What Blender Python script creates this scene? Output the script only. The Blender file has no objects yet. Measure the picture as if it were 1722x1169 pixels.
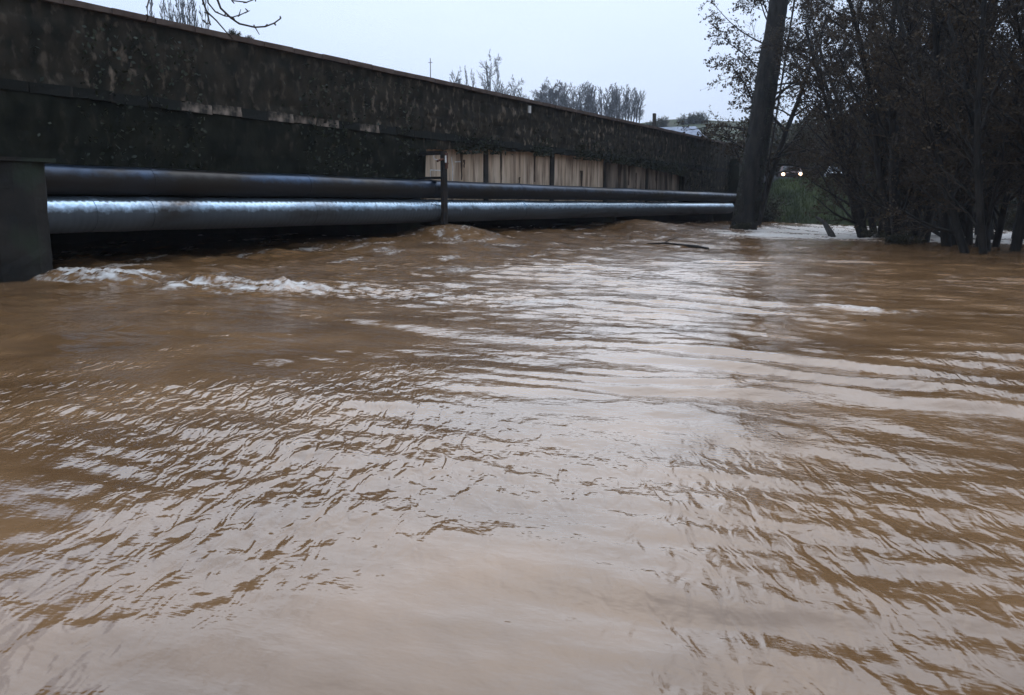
import bpy, math, random
import numpy as np

sc = bpy.context.scene
C = sc.collection
R = math.radians

# ------------------------------------------------------------------ camera
EYE = 1.3
cam = bpy.data.cameras.new('camera'); cam.lens = 36 * 1450 / 1722; cam.sensor_width = 36
cam.clip_end = 4000; cam.clip_start = 0.05
co = bpy.data.objects.new('camera', cam); C.objects.link(co)
co.location = (0, 0, EYE); co.rotation_euler = (R(90 - 9.379), 0, 0)
sc.camera = co

# ------------------------------------------------------------------ sky and sun
SUN_EL, SUN_AZ = R(42), R(6)          # azimuth clockwise from +Y (the view direction)
w = bpy.data.worlds.new('World'); sc.world = w; w.use_nodes = True
nt = w.node_tree; nt.nodes.clear()
def wn(t, **k):
    n = nt.nodes.new(t)
    for a, b in k.items(): setattr(n, a, b)
    return n
out = wn('ShaderNodeOutputWorld'); bg = wn('ShaderNodeBackground'); bg.inputs['Strength'].default_value = 0.1
sky = wn('ShaderNodeTexSky', sky_type='NISHITA', sun_disc=False)
sky.sun_elevation = SUN_EL; sky.sun_rotation = SUN_AZ; sky.dust_density = 4; sky.air_density = 1.2
tc = wn('ShaderNodeTexCoord'); mp = wn('ShaderNodeMapping'); mp.inputs['Scale'].default_value = (1, 1, 3.2)
nz = wn('ShaderNodeTexNoise'); nz.inputs['Scale'].default_value = 1.6; nz.inputs['Detail'].default_value = 6; nz.inputs['Roughness'].default_value = 0.55
cr = wn('ShaderNodeValToRGB')          # overcast cloud deck: pale blue-white, a little uneven
cr.color_ramp.elements[0].position = 0.30; cr.color_ramp.elements[0].color = (5.6, 7.1, 9.6, 1)
cr.color_ramp.elements[1].position = 0.72; cr.color_ramp.elements[1].color = (6.6, 8.0, 10.4, 1)
mx = wn('ShaderNodeMix', data_type='RGBA'); mx.inputs[0].default_value = 0.9
L = nt.links.new
L(tc.outputs['Generated'], mp.inputs['Vector']); L(mp.outputs[0], nz.inputs['Vector']); L(nz.outputs['Fac'], cr.inputs[0])
sx = wn('ShaderNodeSeparateXYZ'); cl_ = wn('ShaderNodeMath', operation='MULTIPLY_ADD', use_clamp=False); cz = wn('ShaderNodeClamp')
L(tc.outputs['Generated'], sx.inputs[0]); L(sx.outputs[2], cz.inputs[0]); L(cz.outputs[0], cl_.inputs[0]); cl_.inputs[1].default_value = 1.15; cl_.inputs[2].default_value = 0.92   # overcast: zenith about twice the horizon
vm = wn('ShaderNodeVectorMath', operation='SCALE'); L(cl_.outputs[0], vm.inputs['Scale'])
L(sky.outputs[0], mx.inputs[6]); L(cr.outputs[0], mx.inputs[7]); L(mx.outputs[2], vm.inputs[0]); L(vm.outputs[0], bg.inputs[0]); L(bg.outputs[0], out.inputs[0])
sun = bpy.data.lights.new('sun', 'SUN'); sun.energy = 0.75; sun.angle = R(70); sun.color = (1.0, 0.98, 0.95)
so = bpy.data.objects.new('sun', sun); C.objects.link(so)
so.rotation_euler = (R(-(90 - 42)), 0, -SUN_AZ)
sc.cycles.max_bounces = 3; sc.cycles.diffuse_bounces = 2; sc.cycles.glossy_bounces = 2; sc.cycles.transparent_max_bounces = 4; sc.cycles.volume_bounces = 1
sc.view_settings.view_transform = 'Standard'; sc.view_settings.look = 'None'
sc.view_settings.exposure = 0.0; sc.view_settings.gamma = 1.0; sc.view_settings.use_curve_mapping = False

# ------------------------------------------------------------------ frame of the place
# s runs along the bridge, n from its near face towards the camera's bank side (downstream)
P0 = np.array([-8.58, 15.92]); U = np.array([0.49845, 0.86692]); N = np.array([0.86692, -0.49845])
BROT = math.atan2(U[1], U[0])
def Wp(s, n, z=0.0):
    p = P0 + s * U + n * N
    return (p[0], p[1], z)
def SN(x, y):
    return (x - P0[0]) * U[0] + (y - P0[1]) * U[1], (x - P0[0]) * N[0] + (y - P0[1]) * N[1]
def sstep(a, b, x):
    t = np.clip((x - a) / (b - a), 0, 1); return t * t * (3 - 2 * t)

_rs = np.random.RandomState(7)
_perm = np.tile(_rs.permutation(512), 3)
_ga = _rs.rand(512) * 2 * np.pi; _gx, _gy = np.cos(_ga), np.sin(_ga)
def gn(x, y, seed=0):                       # gradient noise, about -0.7..0.7
    x = np.asarray(x, float) + seed * 17.31; y = np.asarray(y, float) + seed * 9.77
    xi = np.floor(x).astype(int); yi = np.floor(y).astype(int); xf = x - xi; yf = y - yi
    def g(ix, iy, fx, fy):
        h = _perm[(_perm[ix % 512] + iy) % 512 + 512] % 512
        return _gx[h] * fx + _gy[h] * fy
    u = xf**3 * (xf * (xf * 6 - 15) + 10); v = yf**3 * (yf * (yf * 6 - 15) + 10)
    a = g(xi, yi, xf, yf); b = g(xi + 1, yi, xf - 1, yf); c = g(xi, yi + 1, xf, yf - 1); d = g(xi + 1, yi + 1, xf - 1, yf - 1)
    return (a * (1 - u) + b * u) * (1 - v) + (c * (1 - u) + d * u) * v
def fbm(x, y, o=4, seed=0, gain=0.5):
    r = 0; a = 1
    for i in range(o):
        r = r + a * gn(x, y, seed + i); x = x * 2.03; y = y * 2.03; a *= gain
    return r

# ------------------------------------------------------------------ materials
def mat(name):
    m = bpy.data.materials.new(name); m.use_nodes = True
    t = m.node_tree; b = t.nodes['Principled BSDF']
    return m, t, b
def noisy(name, c1, c2, *aa, mod=0, **kk):
    m = noisy_(name, c1, c2, *aa, **kk)
    if mod:
        t = m.node_tree; l = t.links.new
        mx_ = [x for x in t.nodes if x.type == 'MIX'][0]; old = mx_.inputs[0].links[0].from_socket
        n = t.nodes.new('ShaderNodeTexNoise'); n.inputs['Scale'].default_value = mod; n.inputs['Detail'].default_value = 3; l(t.nodes['Texture Coordinate'].outputs['Object'], n.inputs[0])
        r = t.nodes.new('ShaderNodeMapRange'); l(n.outputs[0], r.inputs[0]); r.inputs[1].default_value = 0.42; r.inputs[2].default_value = 0.66; r.inputs[3].default_value = 0.25
        u = t.nodes.new('ShaderNodeMath'); u.operation = 'MULTIPLY'; l(old, u.inputs[0]); l(r.outputs[0], u.inputs[1]); l(u.outputs[0], mx_.inputs[0])
    return m
def noisy_(name, c1, c2, scale=4, rough=0.85, bump=0.3, bscale=None, stretch=(1, 1, 1), p0=0.35, p1=0.65, metallic=0.0, detail=6, spec=0.3, c3=None, s3=1.0, t3=(0.6, 0.7), dist=0.03):
    m, t, b = mat(name); nn = t.nodes.new; l = t.links.new
    tc = nn('ShaderNodeTexCoord'); mp = nn('ShaderNodeMapping'); mp.inputs['Scale'].default_value = stretch
    l(tc.outputs['Object'], mp.inputs[0])
    n = nn('ShaderNodeTexNoise'); n.inputs['Scale'].default_value = scale; n.inputs['Detail'].default_value = detail; l(mp.outputs[0], n.inputs[0])
    r = nn('ShaderNodeValToRGB'); r.color_ramp.elements[0].position = p0; r.color_ramp.elements[1].position = p1
    r.color_ramp.elements[0].color = (*c1, 1); r.color_ramp.elements[1].color = (*c2, 1); l(n.outputs[0], r.inputs[0])
    col = r.outputs[0]
    if c3:
        n3 = nn('ShaderNodeTexNoise'); n3.inputs['Scale'].default_value = s3; n3.inputs['Detail'].default_value = 4; l(mp.outputs[0], n3.inputs[0])
        mr = nn('ShaderNodeMapRange'); mr.inputs[1].default_value = t3[0]; mr.inputs[2].default_value = t3[1]; l(n3.outputs[0], mr.inputs[0])
        x = nn('ShaderNodeMix'); x.data_type = 'RGBA'; l(mr.outputs[0], x.inputs[0]); l(col, x.inputs[6]); x.inputs[7].default_value = (*c3, 1)
        col = x.outputs[2]
    l(col, b.inputs['Base Color'])
    b.inputs['Roughness'].default_value = rough; b.inputs['Metallic'].default_value = metallic; b.inputs['Specular IOR Level'].default_value = spec
    if bump:
        n2 = nn('ShaderNodeTexNoise'); n2.inputs['Scale'].default_value = bscale or scale * 4; n2.inputs['Detail'].default_value = 5; l(mp.outputs[0], n2.inputs[0])
        bp = nn('ShaderNodeBump'); bp.inputs['Strength'].default_value = bump; bp.inputs['Distance'].default_value = dist
        l(n2.outputs[0], bp.inputs['Height']); l(bp.outputs[0], b.inputs['Normal'])
    return m
M = {}
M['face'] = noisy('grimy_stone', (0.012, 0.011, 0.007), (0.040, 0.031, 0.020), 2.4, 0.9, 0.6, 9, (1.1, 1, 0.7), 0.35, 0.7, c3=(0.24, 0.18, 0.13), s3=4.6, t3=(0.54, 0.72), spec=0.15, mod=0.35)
M['face_low'] = noisy('black_low_stone', (0.007, 0.008, 0.005), (0.020, 0.019, 0.012), 2.0, 0.95, 0.6, 9, (1.1, 1, 0.7), 0.35, 0.7, c3=(0.07, 0.056, 0.04), s3=4.2, t3=(0.56, 0.74), spec=0.1, mod=0.5)  # darker version of the face stone, used low down in the near span
M['string'] = noisy('worn_ledge_stone', (0.014, 0.014, 0.011), (0.13, 0.095, 0.07), 0.9, 0.9, 0.5, 12, (1, 1, 1), 0.52, 0.78, spec=0.15)
M['string_pale'] = noisy('spalled_ledge_stone', (0.03, 0.026, 0.02), (0.24, 0.185, 0.14), 4.0, 0.9, 0.5, 12, (1, 1, 1), 0.47, 0.72, spec=0.15)
M['coping'] = noisy('coping_stone', (0.035, 0.02, 0.014), (0.09, 0.06, 0.045), 2.0, 0.85, 0.4, 14, spec=0.2)
M['pier'] = noisy('wet_pier_concrete', (0.008, 0.007, 0.005), (0.026, 0.021, 0.015), 1.2, 0.8, 0.5, 10, c3=(0.02, 0.03, 0.015), s3=1.0, t3=(0.5, 0.7))
M['panel'] = noisy('stained_tan_concrete', (0.50, 0.345, 0.22), (0.68, 0.51, 0.36), 1.2, 0.85, 0.25, 8, (2.4, 1, 0.3), 0.35, 0.65, c3=(0.22, 0.14, 0.09), s3=2.6, t3=(0.44, 0.70))
M['panel_dim'] = noisy('grimy_tan_concrete', (0.15, 0.11, 0.08), (0.38, 0.28, 0.20), 1.0, 0.85, 0.25, 8, (1.6, 1, 0.35), 0.35, 0.7, c3=(0.06, 0.045, 0.03), s3=1.6, t3=(0.45, 0.68))
M['pilaster'] = noisy('black_stained_concrete', (0.02, 0.018, 0.014), (0.05, 0.038, 0.03), 2.5, 0.85, 0.4)
M['stain'] = noisy('rust_seep', (0.035, 0.022, 0.014), (0.09, 0.055, 0.032), 3.0, 0.8, 0.2)
M['dark_wall'] = noisy('mossy_dark_concrete', (0.014, 0.018, 0.012), (0.035, 0.034, 0.022), 1.5, 0.9, 0.4, 8, c3=(0.06, 0.05, 0.035), s3=2.0, t3=(0.62, 0.72))
M['paint'] = noisy('chalky_white_paint', (0.50, 0.45, 0.40), (0.72, 0.68, 0.62), 6, 0.9, 0.1)
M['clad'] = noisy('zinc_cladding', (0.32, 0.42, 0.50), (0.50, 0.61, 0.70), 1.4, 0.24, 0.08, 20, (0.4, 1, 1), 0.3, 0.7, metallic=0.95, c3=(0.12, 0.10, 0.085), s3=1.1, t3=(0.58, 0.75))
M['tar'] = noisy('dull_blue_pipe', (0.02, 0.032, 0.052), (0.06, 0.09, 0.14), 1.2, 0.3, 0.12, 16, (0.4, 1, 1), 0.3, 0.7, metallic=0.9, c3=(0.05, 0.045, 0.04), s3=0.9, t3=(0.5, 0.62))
def paint_dark_front(m, z0, z1):  # dark reflection on the pipes' lower fronts, painted into the colour with ragged edge
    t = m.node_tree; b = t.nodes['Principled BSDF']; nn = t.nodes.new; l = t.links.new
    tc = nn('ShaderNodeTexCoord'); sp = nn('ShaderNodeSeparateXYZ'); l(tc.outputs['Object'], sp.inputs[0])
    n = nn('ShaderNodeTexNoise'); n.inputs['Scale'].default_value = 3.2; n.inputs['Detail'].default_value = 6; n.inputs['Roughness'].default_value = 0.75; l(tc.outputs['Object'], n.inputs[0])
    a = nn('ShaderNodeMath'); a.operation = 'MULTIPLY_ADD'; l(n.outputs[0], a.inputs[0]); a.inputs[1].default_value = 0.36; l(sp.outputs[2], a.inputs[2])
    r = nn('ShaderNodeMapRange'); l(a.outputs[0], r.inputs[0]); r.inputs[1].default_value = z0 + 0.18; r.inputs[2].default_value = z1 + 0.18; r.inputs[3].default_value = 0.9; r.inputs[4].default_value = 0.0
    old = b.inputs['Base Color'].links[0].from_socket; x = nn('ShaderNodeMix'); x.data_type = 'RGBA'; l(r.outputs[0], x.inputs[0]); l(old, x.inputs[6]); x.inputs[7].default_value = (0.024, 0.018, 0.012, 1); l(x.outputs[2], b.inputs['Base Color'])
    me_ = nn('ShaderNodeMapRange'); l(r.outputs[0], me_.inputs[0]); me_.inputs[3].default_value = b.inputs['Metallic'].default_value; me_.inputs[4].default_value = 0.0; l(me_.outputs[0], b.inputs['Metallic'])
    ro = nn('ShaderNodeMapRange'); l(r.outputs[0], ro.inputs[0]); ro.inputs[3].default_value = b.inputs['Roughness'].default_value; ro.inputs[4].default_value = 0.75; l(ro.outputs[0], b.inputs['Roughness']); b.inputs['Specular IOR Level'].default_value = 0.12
paint_dark_front(M['clad'], 0.03, 0.17); paint_dark_front(M['tar'], 0.02, 0.16)
M['iron'] = noisy('rusted_black_iron', (0.010, 0.009, 0.008), (0.032, 0.022, 0.016), 6, 0.85, 0.3)
M['rustred'] = noisy('rust_red_iron', (0.05, 0.02, 0.012), (0.12, 0.05, 0.03), 6, 0.8, 0.3)
M['bark'] = noisy('dark_bark', (0.010, 0.009, 0.007), (0.03, 0.025, 0.02), 5, 0.9, 0.8, 14, (1, 1, 0.3), dist=0.05)
M['twig'] = noisy('wet_twigs', (0.022, 0.015, 0.010), (0.055, 0.038, 0.025), 1.0, 0.8, 0)
M['catkin'] = noisy('brown_catkins', (0.026, 0.018, 0.009), (0.075, 0.048, 0.024), 0.8, 0.8, 0)
M['ivy'] = noisy('ivy_leaf', (0.010, 0.014, 0.006), (0.036, 0.038, 0.018), 2.0, 0.6, 0)
M['bramble'] = noisy('bramble_leaf', (0.022, 0.026, 0.012), (0.075, 0.062, 0.032), 0.9, 0.75, 0)
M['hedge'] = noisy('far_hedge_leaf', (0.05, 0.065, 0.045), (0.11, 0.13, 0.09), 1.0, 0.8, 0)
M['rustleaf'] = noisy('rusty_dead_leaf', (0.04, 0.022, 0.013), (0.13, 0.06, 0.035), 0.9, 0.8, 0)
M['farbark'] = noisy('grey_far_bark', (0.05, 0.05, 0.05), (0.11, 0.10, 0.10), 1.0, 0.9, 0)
M['grass'] = noisy('bank_turf', (0.02, 0.026, 0.012), (0.055, 0.065, 0.026), 0.6, 0.95, 0.6, 3, c3=(0.07, 0.055, 0.032), s3=0.15, t3=(0.5, 0.65))
M['blade'] = noisy('grass_blade', (0.03, 0.045, 0.014), (0.09, 0.11, 0.035), 1.0, 0.8, 0)
M['asphalt'] = noisy('wet_asphalt', (0.035, 0.035, 0.036), (0.06, 0.06, 0.06), 3, 0.9, 0.2, 40, spec=0.1)
M['slate'] = noisy('blue_slate', (0.16, 0.18, 0.22), (0.26, 0.29, 0.35), 2.5, 0.5, 0.3)
M['render_wall'] = noisy('house_render', (0.36, 0.33, 0.28), (0.46, 0.42, 0.36), 2, 0.9, 0.2)
M['glass'], t_, b_ = mat('dark_glass'); b_.inputs['Base Color'].default_value = (0.02, 0.025, 0.03, 1); b_.inputs['Roughness'].default_value = 0.3; b_.inputs['Specular IOR Level'].default_value = 0.25
M['wood'] = noisy('weathered_post', (0.03, 0.025, 0.02), (0.07, 0.055, 0.045), 3, 0.9, 0.4, 10, (1, 1, 0.2))
def paintmat(name, col):
    m, t, b = mat(name); b.inputs['Base Color'].default_value = (*col, 1); b.inputs['Roughness'].default_value = 0.3
    b.inputs['Coat Weight'].default_value = 0.1; b.inputs['Specular IOR Level'].default_value = 0.25; return m
M['carred'] = paintmat('maroon_car_paint', (0.05, 0.012, 0.01)); M['carwhite'] = paintmat('white_car_paint', (0.7, 0.72, 0.74))
M['rubber'], t_, b_ = mat('tyre_rubber'); b_.inputs['Base Color'].default_value = (0.02, 0.02, 0.02, 1); b_.inputs['Roughness'].default_value = 0.9
M['chrome'], t_, b_ = mat('wheel_rim_metal'); b_.inputs['Base Color'].default_value = (0.5, 0.5, 0.5, 1); b_.inputs['Metallic'].default_value = 1; b_.inputs['Roughness'].default_value = 0.35
M['lamp'], t_, b_ = mat('lit_headlight'); b_.inputs['Base Color'].default_value = (1, 0.85, 0.65, 1); b_.inputs['Emission Color'].default_value = (1, 0.72, 0.45, 1); b_.inputs['Emission Strength'].default_value = 6.0

# ------------------------------------------------------------------ object helpers
def tag(o, label=None, cat=None, group=None, kind=None):
    if label: o['label'] = label
    if cat: o['category'] = cat
    if group: o['group'] = group
    if kind: o['kind'] = kind
    return o
def empty(name, loc=(0, 0, 0), rz=0.0):
    o = bpy.data.objects.new(name, None); C.objects.link(o); o.location = loc; o.rotation_euler = (0, 0, rz); return o
def link(name, me, m, parent=None, smooth=False):
    o = bpy.data.objects.new(name, me); C.objects.link(o)
    if m is not None and not me.materials: me.materials.append(m)
    if parent: o.parent = parent
    if smooth: me.polygons.foreach_set('use_smooth', np.ones(len(me.polygons), bool))
    return o
def np_mesh(name, V, F):
    V = np.asarray(V, np.float32); F = np.asarray(F, np.int32); k = F.shape[1]
    me = bpy.data.meshes.new(name)
    me.vertices.add(len(V)); me.vertices.foreach_set('co', V.ravel())
    me.loops.add(F.size); me.loops.foreach_set('vertex_index', F.ravel())
    me.polygons.add(len(F)); me.polygons.foreach_set('loop_start', np.arange(0, F.size, k, dtype=np.int32)); me.polygons.foreach_set('loop_total', np.full(len(F), k, np.int32))
    me.update(calc_edges=True); return me
class MB:
    def __init__(s): s.v = []; s.f = []
    def box(s, x0, x1, y0, y1, z0, z1, jit=0, rng=random, bev=0.0):
        b = len(s.v)
        for z in (z0, z1):
            for (x, y) in ((x0, y0), (x1, y0), (x1, y1), (x0, y1)):
                s.v.append((x + rng.uniform(-jit, jit), y + rng.uniform(-jit, jit), z + rng.uniform(-jit, jit)))
        s.f += [tuple(b + i for i in q) for q in ((3, 2, 1, 0), (4, 5, 6, 7), (0, 1, 5, 4), (1, 2, 6, 5), (2, 3, 7, 6), (3, 0, 4, 7))]
        return s
    def tube(s, pts, rad, n=8, caps=True):
        pts = [np.array(p, float) for p in pts]; b = len(s.v)
        for i, p in enumerate(pts):
            d = pts[min(i + 1, len(pts) - 1)] - pts[max(i - 1, 0)]; d /= (np.linalg.norm(d) + 1e-9)
            a = np.cross(d, (0.13, 0.31, 0.94)); 
            if np.linalg.norm(a) < 0.2: a = np.cross(d, (1, 0, 0))
            a /= np.linalg.norm(a); c = np.cross(d, a); r = rad[i] if hasattr(rad, '__len__') else rad
            for k in range(n):
                t = 2 * math.pi * k / n; s.v.append(tuple(p + r * (math.cos(t) * a + math.sin(t) * c)))
        for i in range(len(pts) - 1):
            for k in range(n):
                s.f.append((b + i * n + k, b + i * n + (k + 1) % n, b + (i + 1) * n + (k + 1) % n, b + (i + 1) * n + k))
        if caps:
            s.f.append(tuple(b + k for k in reversed(range(n)))); e = b + (len(pts) - 1) * n; s.f.append(tuple(e + k for k in range(n)))
        return s
    def prism(s, poly, y0, y1):               # polygon in x,z extruded along y
        b = len(s.v); n = len(poly)
        for y in (y0, y1):
            for (x, z) in poly: s.v.append((x, y, z))
        s.f.append(tuple(b + i for i in range(n))); s.f.append(tuple(b + n + i for i in reversed(range(n))))
        for i in range(n): j = (i + 1) % n; s.f.append((b + j, b + i, b + n + i, b + n + j))
        return s
    def mesh(s, name='part'):
        me = bpy.data.meshes.new(name); me.from_pydata(s.v, [], s.f); me.update(); return me
    def build(s, name, m, parent=None, smooth=False): return link(name, s.mesh(name), m, parent, smooth)

# ------------------------------------------------------------------ ground
def ground_z(x, y):
    s, n = SN(x, y)
    right = sstep(46.5, 54.5, s + 1.2 * gn(x * 0.12, y * 0.12, 3))
    left = sstep(-8.9, -13.0, s)
    bed = -2.0
    z = bed + (right + left) * 5.0
    far = sstep(-45, -80, n) * (1 - np.clip(right + left, 0, 1))          # river bends away behind the bridge
    z = z + far * 5.0
    land = np.clip((z + 0.0) / 3.0, 0, 1)
    hill = sstep(90, 250, y) * (18.3 - np.clip(0.06 * (x - 20), -3, 15))
    rise = sstep(60, 100, y) * sstep(18, 45, x) * 3.2
    z = z + land * (hill + rise + 0.25 * fbm(x * 0.08, y * 0.08, 3, 11) + 2.5 * land * sstep(120, 260, y) * gn(x * 0.012, y * 0.012, 5))
    return z
def axis(lo, hi, c, fine, k):
    v = [c]; st = fine
    while v[-1] < hi: v.append(v[-1] + st); st *= k
    u = [c]; st = fine
    while u[-1] > lo: u.append(u[-1] - st); st *= k
    return np.array(sorted(set(u + v)))
ax = axis(-1500, 1800, 18, 0.45, 1.022); ay = axis(-500, 2600, 55, 0.45, 1.022)
X, Y = np.meshgrid(ax, ay); Z = ground_z(X, Y)
nx, ny = len(ax), len(ay); I = np.arange(nx * ny).reshape(ny, nx)
g = link('ground', np_mesh('ground', np.stack([X.ravel(), Y.ravel(), Z.ravel()], 1), np.stack([I[:-1, :-1].ravel(), I[:-1, 1:].ravel(), I[1:, 1:].ravel(), I[1:, :-1].ravel()], 1)), M['grass'], smooth=True)
tag(g, kind='structure')
def gz(x, y): return float(ground_z(np.array([x]), np.array([y]))[0])

# ------------------------------------------------------------------ flood water
def water_base(x, y):
    s, n = SN(x, y)
    ramp = 1 - sstep(-1.0, 8.5, n)
    z = 0.36 * ramp * sstep(-0.4, 1.0, s) * (0.55 + 0.45 * sstep(4, 9, s)) * (1 - 0.5 * sstep(40, 50, s))
    for (sc_, nc, a, rs, rn) in ((12.0, 0.9, 0.40, 1.3, 1.6), (26.8, 0.9, 0.32, 2.6, 1.7), (16.5, 0.8, 0.12, 3, 1.4), (8.8, 0.7, 0.05, 2, 1.5)):
        z = z + a * np.exp(-((s - sc_) / rs) ** 2 - ((n - nc) / rn) ** 2)
    return z, s, n
def water_h(x, y, detail=True):
    z, s, n = water_base(x, y)
    rgt = np.maximum(np.maximum(sstep(-10, 4, s - 0.25 * (n - 8)), 0.95 * sstep(-0.9, 1.3, x)), 0.42); lft = 1 - sstep(-9, -1.5, s - 0.1 * n + 2.0)
    nearb = np.exp(-np.clip(n, 0, 60) / 7.0) * sstep(-1.5, 1.5, s)
    foam_glare = np.zeros_like(x)
    # broad swell and boils
    z = z + 0.030 * fbm(s * 0.32, n * 0.14, 3, 21) 
    wx = 0.6 * gn(x * 0.35, y * 0.35, 31); wy = 0.6 * gn(x * 0.35, y * 0.35, 37)
    # long ridges drawn out along the flow on the open side of the river
    def saw(p, c=0.24):
        f = p - np.floor(p); up = sstep(0, c, f); dn = 1 - sstep(c, 1.0, f); return np.where(f < c, up, dn)
    mm_ = 0.22 + 0.36 * sstep(2, 8, y); ph = (y + x * mm_) * 0.87; al = x * 0.87 - y * 0.5
    p1 = (ph + 1.3 * gn(ph * 0.25, al * 0.14, 41) + 0.55 * gn(ph * 0.9, al * 0.4, 42)) * 1.15
    p2 = (ph + 0.8 * gn(ph * 0.4, al * 0.2, 43) + 0.25 * gn(ph * 2.0, al * 0.9, 44)) * 2.3
    m1 = np.clip(0.30 + 2.2 * gn(ph * 0.5, al * 0.28, 45), 0.0, 1); m2 = np.clip(0.25 + 2.0 * gn(ph * 0.7, al * 0.35, 46), 0.0, 1)
    z = z + rgt * (0.041 * m1 * saw(p1) + 0.019 * m2 * saw(p2, 0.3))
    # wavelets on the slack side
    # chop where the water leaves the spans
    z = z + nearb * (0.10 * fbm(s * 0.9, n * 0.75, 4, 61) + 0.02 * gn(s * 4, n * 3, 67))
    # general ripple
    z = z + (0.010 + 0.018 * rgt) * fbm((s + wx) * 1.9, (n + wy) * 0.9, 4, 71, 0.6)
    # the broken shear line trailing from the near pier
    line = -0.25 + 0.25 * gn(n * 0.5, n * 0 + 3.3, 73) + 0.06 * (n - 1)
    d = s - line
    along = sstep(0.2, 1.0, n) * (1 - sstep(5.6, 7.6, n)); lump = 0.55 + 0.9 * gn(n * 0.7, d * 0.4, 79)
    gap = 1 - 0.75 * np.exp(-((n - 3.55) / 0.42) ** 2)
    cur = np.exp(-(d / 0.62) ** 2) * along * np.clip(lump, 0.15, 1.2) * gap
    rough = fbm(s * 4.6, n * 2.6, 4, 83, 0.62)
    z = z + cur * (0.25 + 0.12 * rough)
    foam_glare = foam_glare + np.clip(1.9 * cur * (0.45 + 1.6 * fbm(s * 5, n * 1.6, 4, 84, 0.65)) - 0.16, 0, 0.85)
    tail = np.exp(-((d - 0.5) / 0.8) ** 2) * sstep(4.5, 6.5, n) * (1 - sstep(7, 13, n))
    foam_glare = foam_glare + np.clip(tail * (fbm(s * 2.2, n * 1.2, 4, 89) * 1.6 - 0.05), 0, 0.55)
    z = z + tail * 0.04 * rough
    # scuds of foam by the spans; sky reflection painted in pale colour on the drowned far margin
    fb = fbm(s * 0.5, n * 1.3, 4, 97)
    foam_glare = foam_glare + np.clip(nearb * (fb * 1.5 - 0.38), 0, 0.5)
    mar = sstep(23.0, 27, s + 0.1 * (n - 10)) * (1 - sstep(46, 49, s)) * sstep(3, 6, n) * (1 - sstep(26, 34, n))
    foam_glare = foam_glare + np.clip(mar * (0.42 + 0.25 * (1 - sstep(34, 40, s)) + 1.5 * fbm(s * 0.6, n * 0.4, 4, 101)), 0, 0.8)
    z = z + mar * 0.05 * rough
    hump = np.exp(-((s - 11.2) / 1.2) ** 2 - ((n - 1.2) / 1.0) ** 2)
    foam_glare = foam_glare + np.clip(hump * (-0.05 + rough), 0, 0.35)
    lone = np.exp(-(((x - 4.3) * 0.74 - (y - 10.75) * 0.67) / 0.55) ** 4 - (((x - 4.3) * 0.67 + (y - 10.75) * 0.74) / 0.10) ** 2)
    foam_glare = foam_glare + np.clip(lone * (0.3 + 1.4 * rough), 0, 0.5); z = z + lone * (0.03 + 0.03 * rough)
    return z, np.clip(foam_glare, 0, 1)
rows = [-1.5]; st = 0.022
while rows[-1] < 260:
    yv = rows[-1]; rows.append(yv + (0.06 if 10 < yv < 20 else max(0.022, 0.0042 * (yv + 3) ** 1.28 * 0.9)))
rows = np.array(rows); tt = np.linspace(-1.15, 1.15, 820)
YY = np.repeat(rows[:, None], len(tt), 1); XX = tt[None, :] * (np.abs(YY) * 0.88 + 3.0 + 0.00 * YY)
far_w = sstep(60, 140, YY)
ZZ, FO = water_h(XX, YY)
ny_, nx_ = XX.shape; I = np.arange(nx_ * ny_).reshape(ny_, nx_)
print('water grid', ny_, nx_)
me = np_mesh('river', np.stack([XX.ravel(), YY.ravel(), ZZ.ravel()], 1), np.stack([I[:-1, :-1].ravel(), I[:-1, 1:].ravel(), I[1:, 1:].ravel(), I[1:, :-1].ravel()], 1))
_, s_w, n_w = water_base(XX, YY)
open_ = np.maximum(sstep(-7, 5, s_w - 0.35 * (n_w - 6)), 0.7 * sstep(-0.9, 1.3, XX))
chop = 0.24 + 0.84 * open_ * (0.25 + 0.75 * sstep(5, 14, YY)) * np.clip(0.5 + 1.3 * gn(s_w * 0.4, n_w * 0.16, 151), 0.1, 1) + 0.35 * np.clip(gn(XX * 0.5, YY * 0.5, 157) * 2 - 0.3, 0, 1)
at = me.attributes.new('chop', 'FLOAT', 'POINT'); at.data.foreach_set('value', chop.ravel().astype(np.float32))
lft_ = 1 - sstep(-7, 1.0, s_w - 0.1 * n_w + 1.0)
wav = (0.04 + 0.96 * lft_) * np.clip(0.34 + 2.0 * gn(s_w * 0.30, n_w * 0.50, 53), 0.08, 1) * (0.30 + 0.70 * sstep(2.5, 6.0, n_w - 0.3 * s_w)) * (0.5 + 0.5 * sstep(2.5, 6, YY))
at = me.attributes.new('wavelet', 'FLOAT', 'POINT'); at.data.foreach_set('value', wav.ravel().astype(np.float32))
at = me.attributes.new('foam_glare', 'FLOAT', 'POINT'); at.data.foreach_set('value', FO.ravel().astype(np.float32))
m, t, b = mat('muddy_flood_water'); nn = t.nodes.new; l = t.links.new
tc_ = nn('ShaderNodeTexCoord'); mp_ = nn('ShaderNodeMapping'); mp_.inputs['Rotation'].default_value = (0, 0, -BROT); mp_.inputs['Scale'].default_value = (1, 1, 1)
l(tc_.outputs['Object'], mp_.inputs[0])
n1 = nn('ShaderNodeTexNoise'); n1.inputs['Scale'].default_value = 0.9; n1.inputs['Detail'].default_value = 3; l(mp_.outputs[0], n1.inputs[0])
r1 = nn('ShaderNodeValToRGB'); r1.color_ramp.elements[0].position = 0.35; r1.color_ramp.elements[1].position = 0.7
r1.color_ramp.elements[0].color = (0.140, 0.072, 0.029, 1); r1.color_ramp.elements[1].color = (0.245, 0.134, 0.061, 1); l(n1.outputs[0], r1.inputs[0])
fa = nn('ShaderNodeAttribute'); fa.attribute_name = 'foam_glare'
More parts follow.
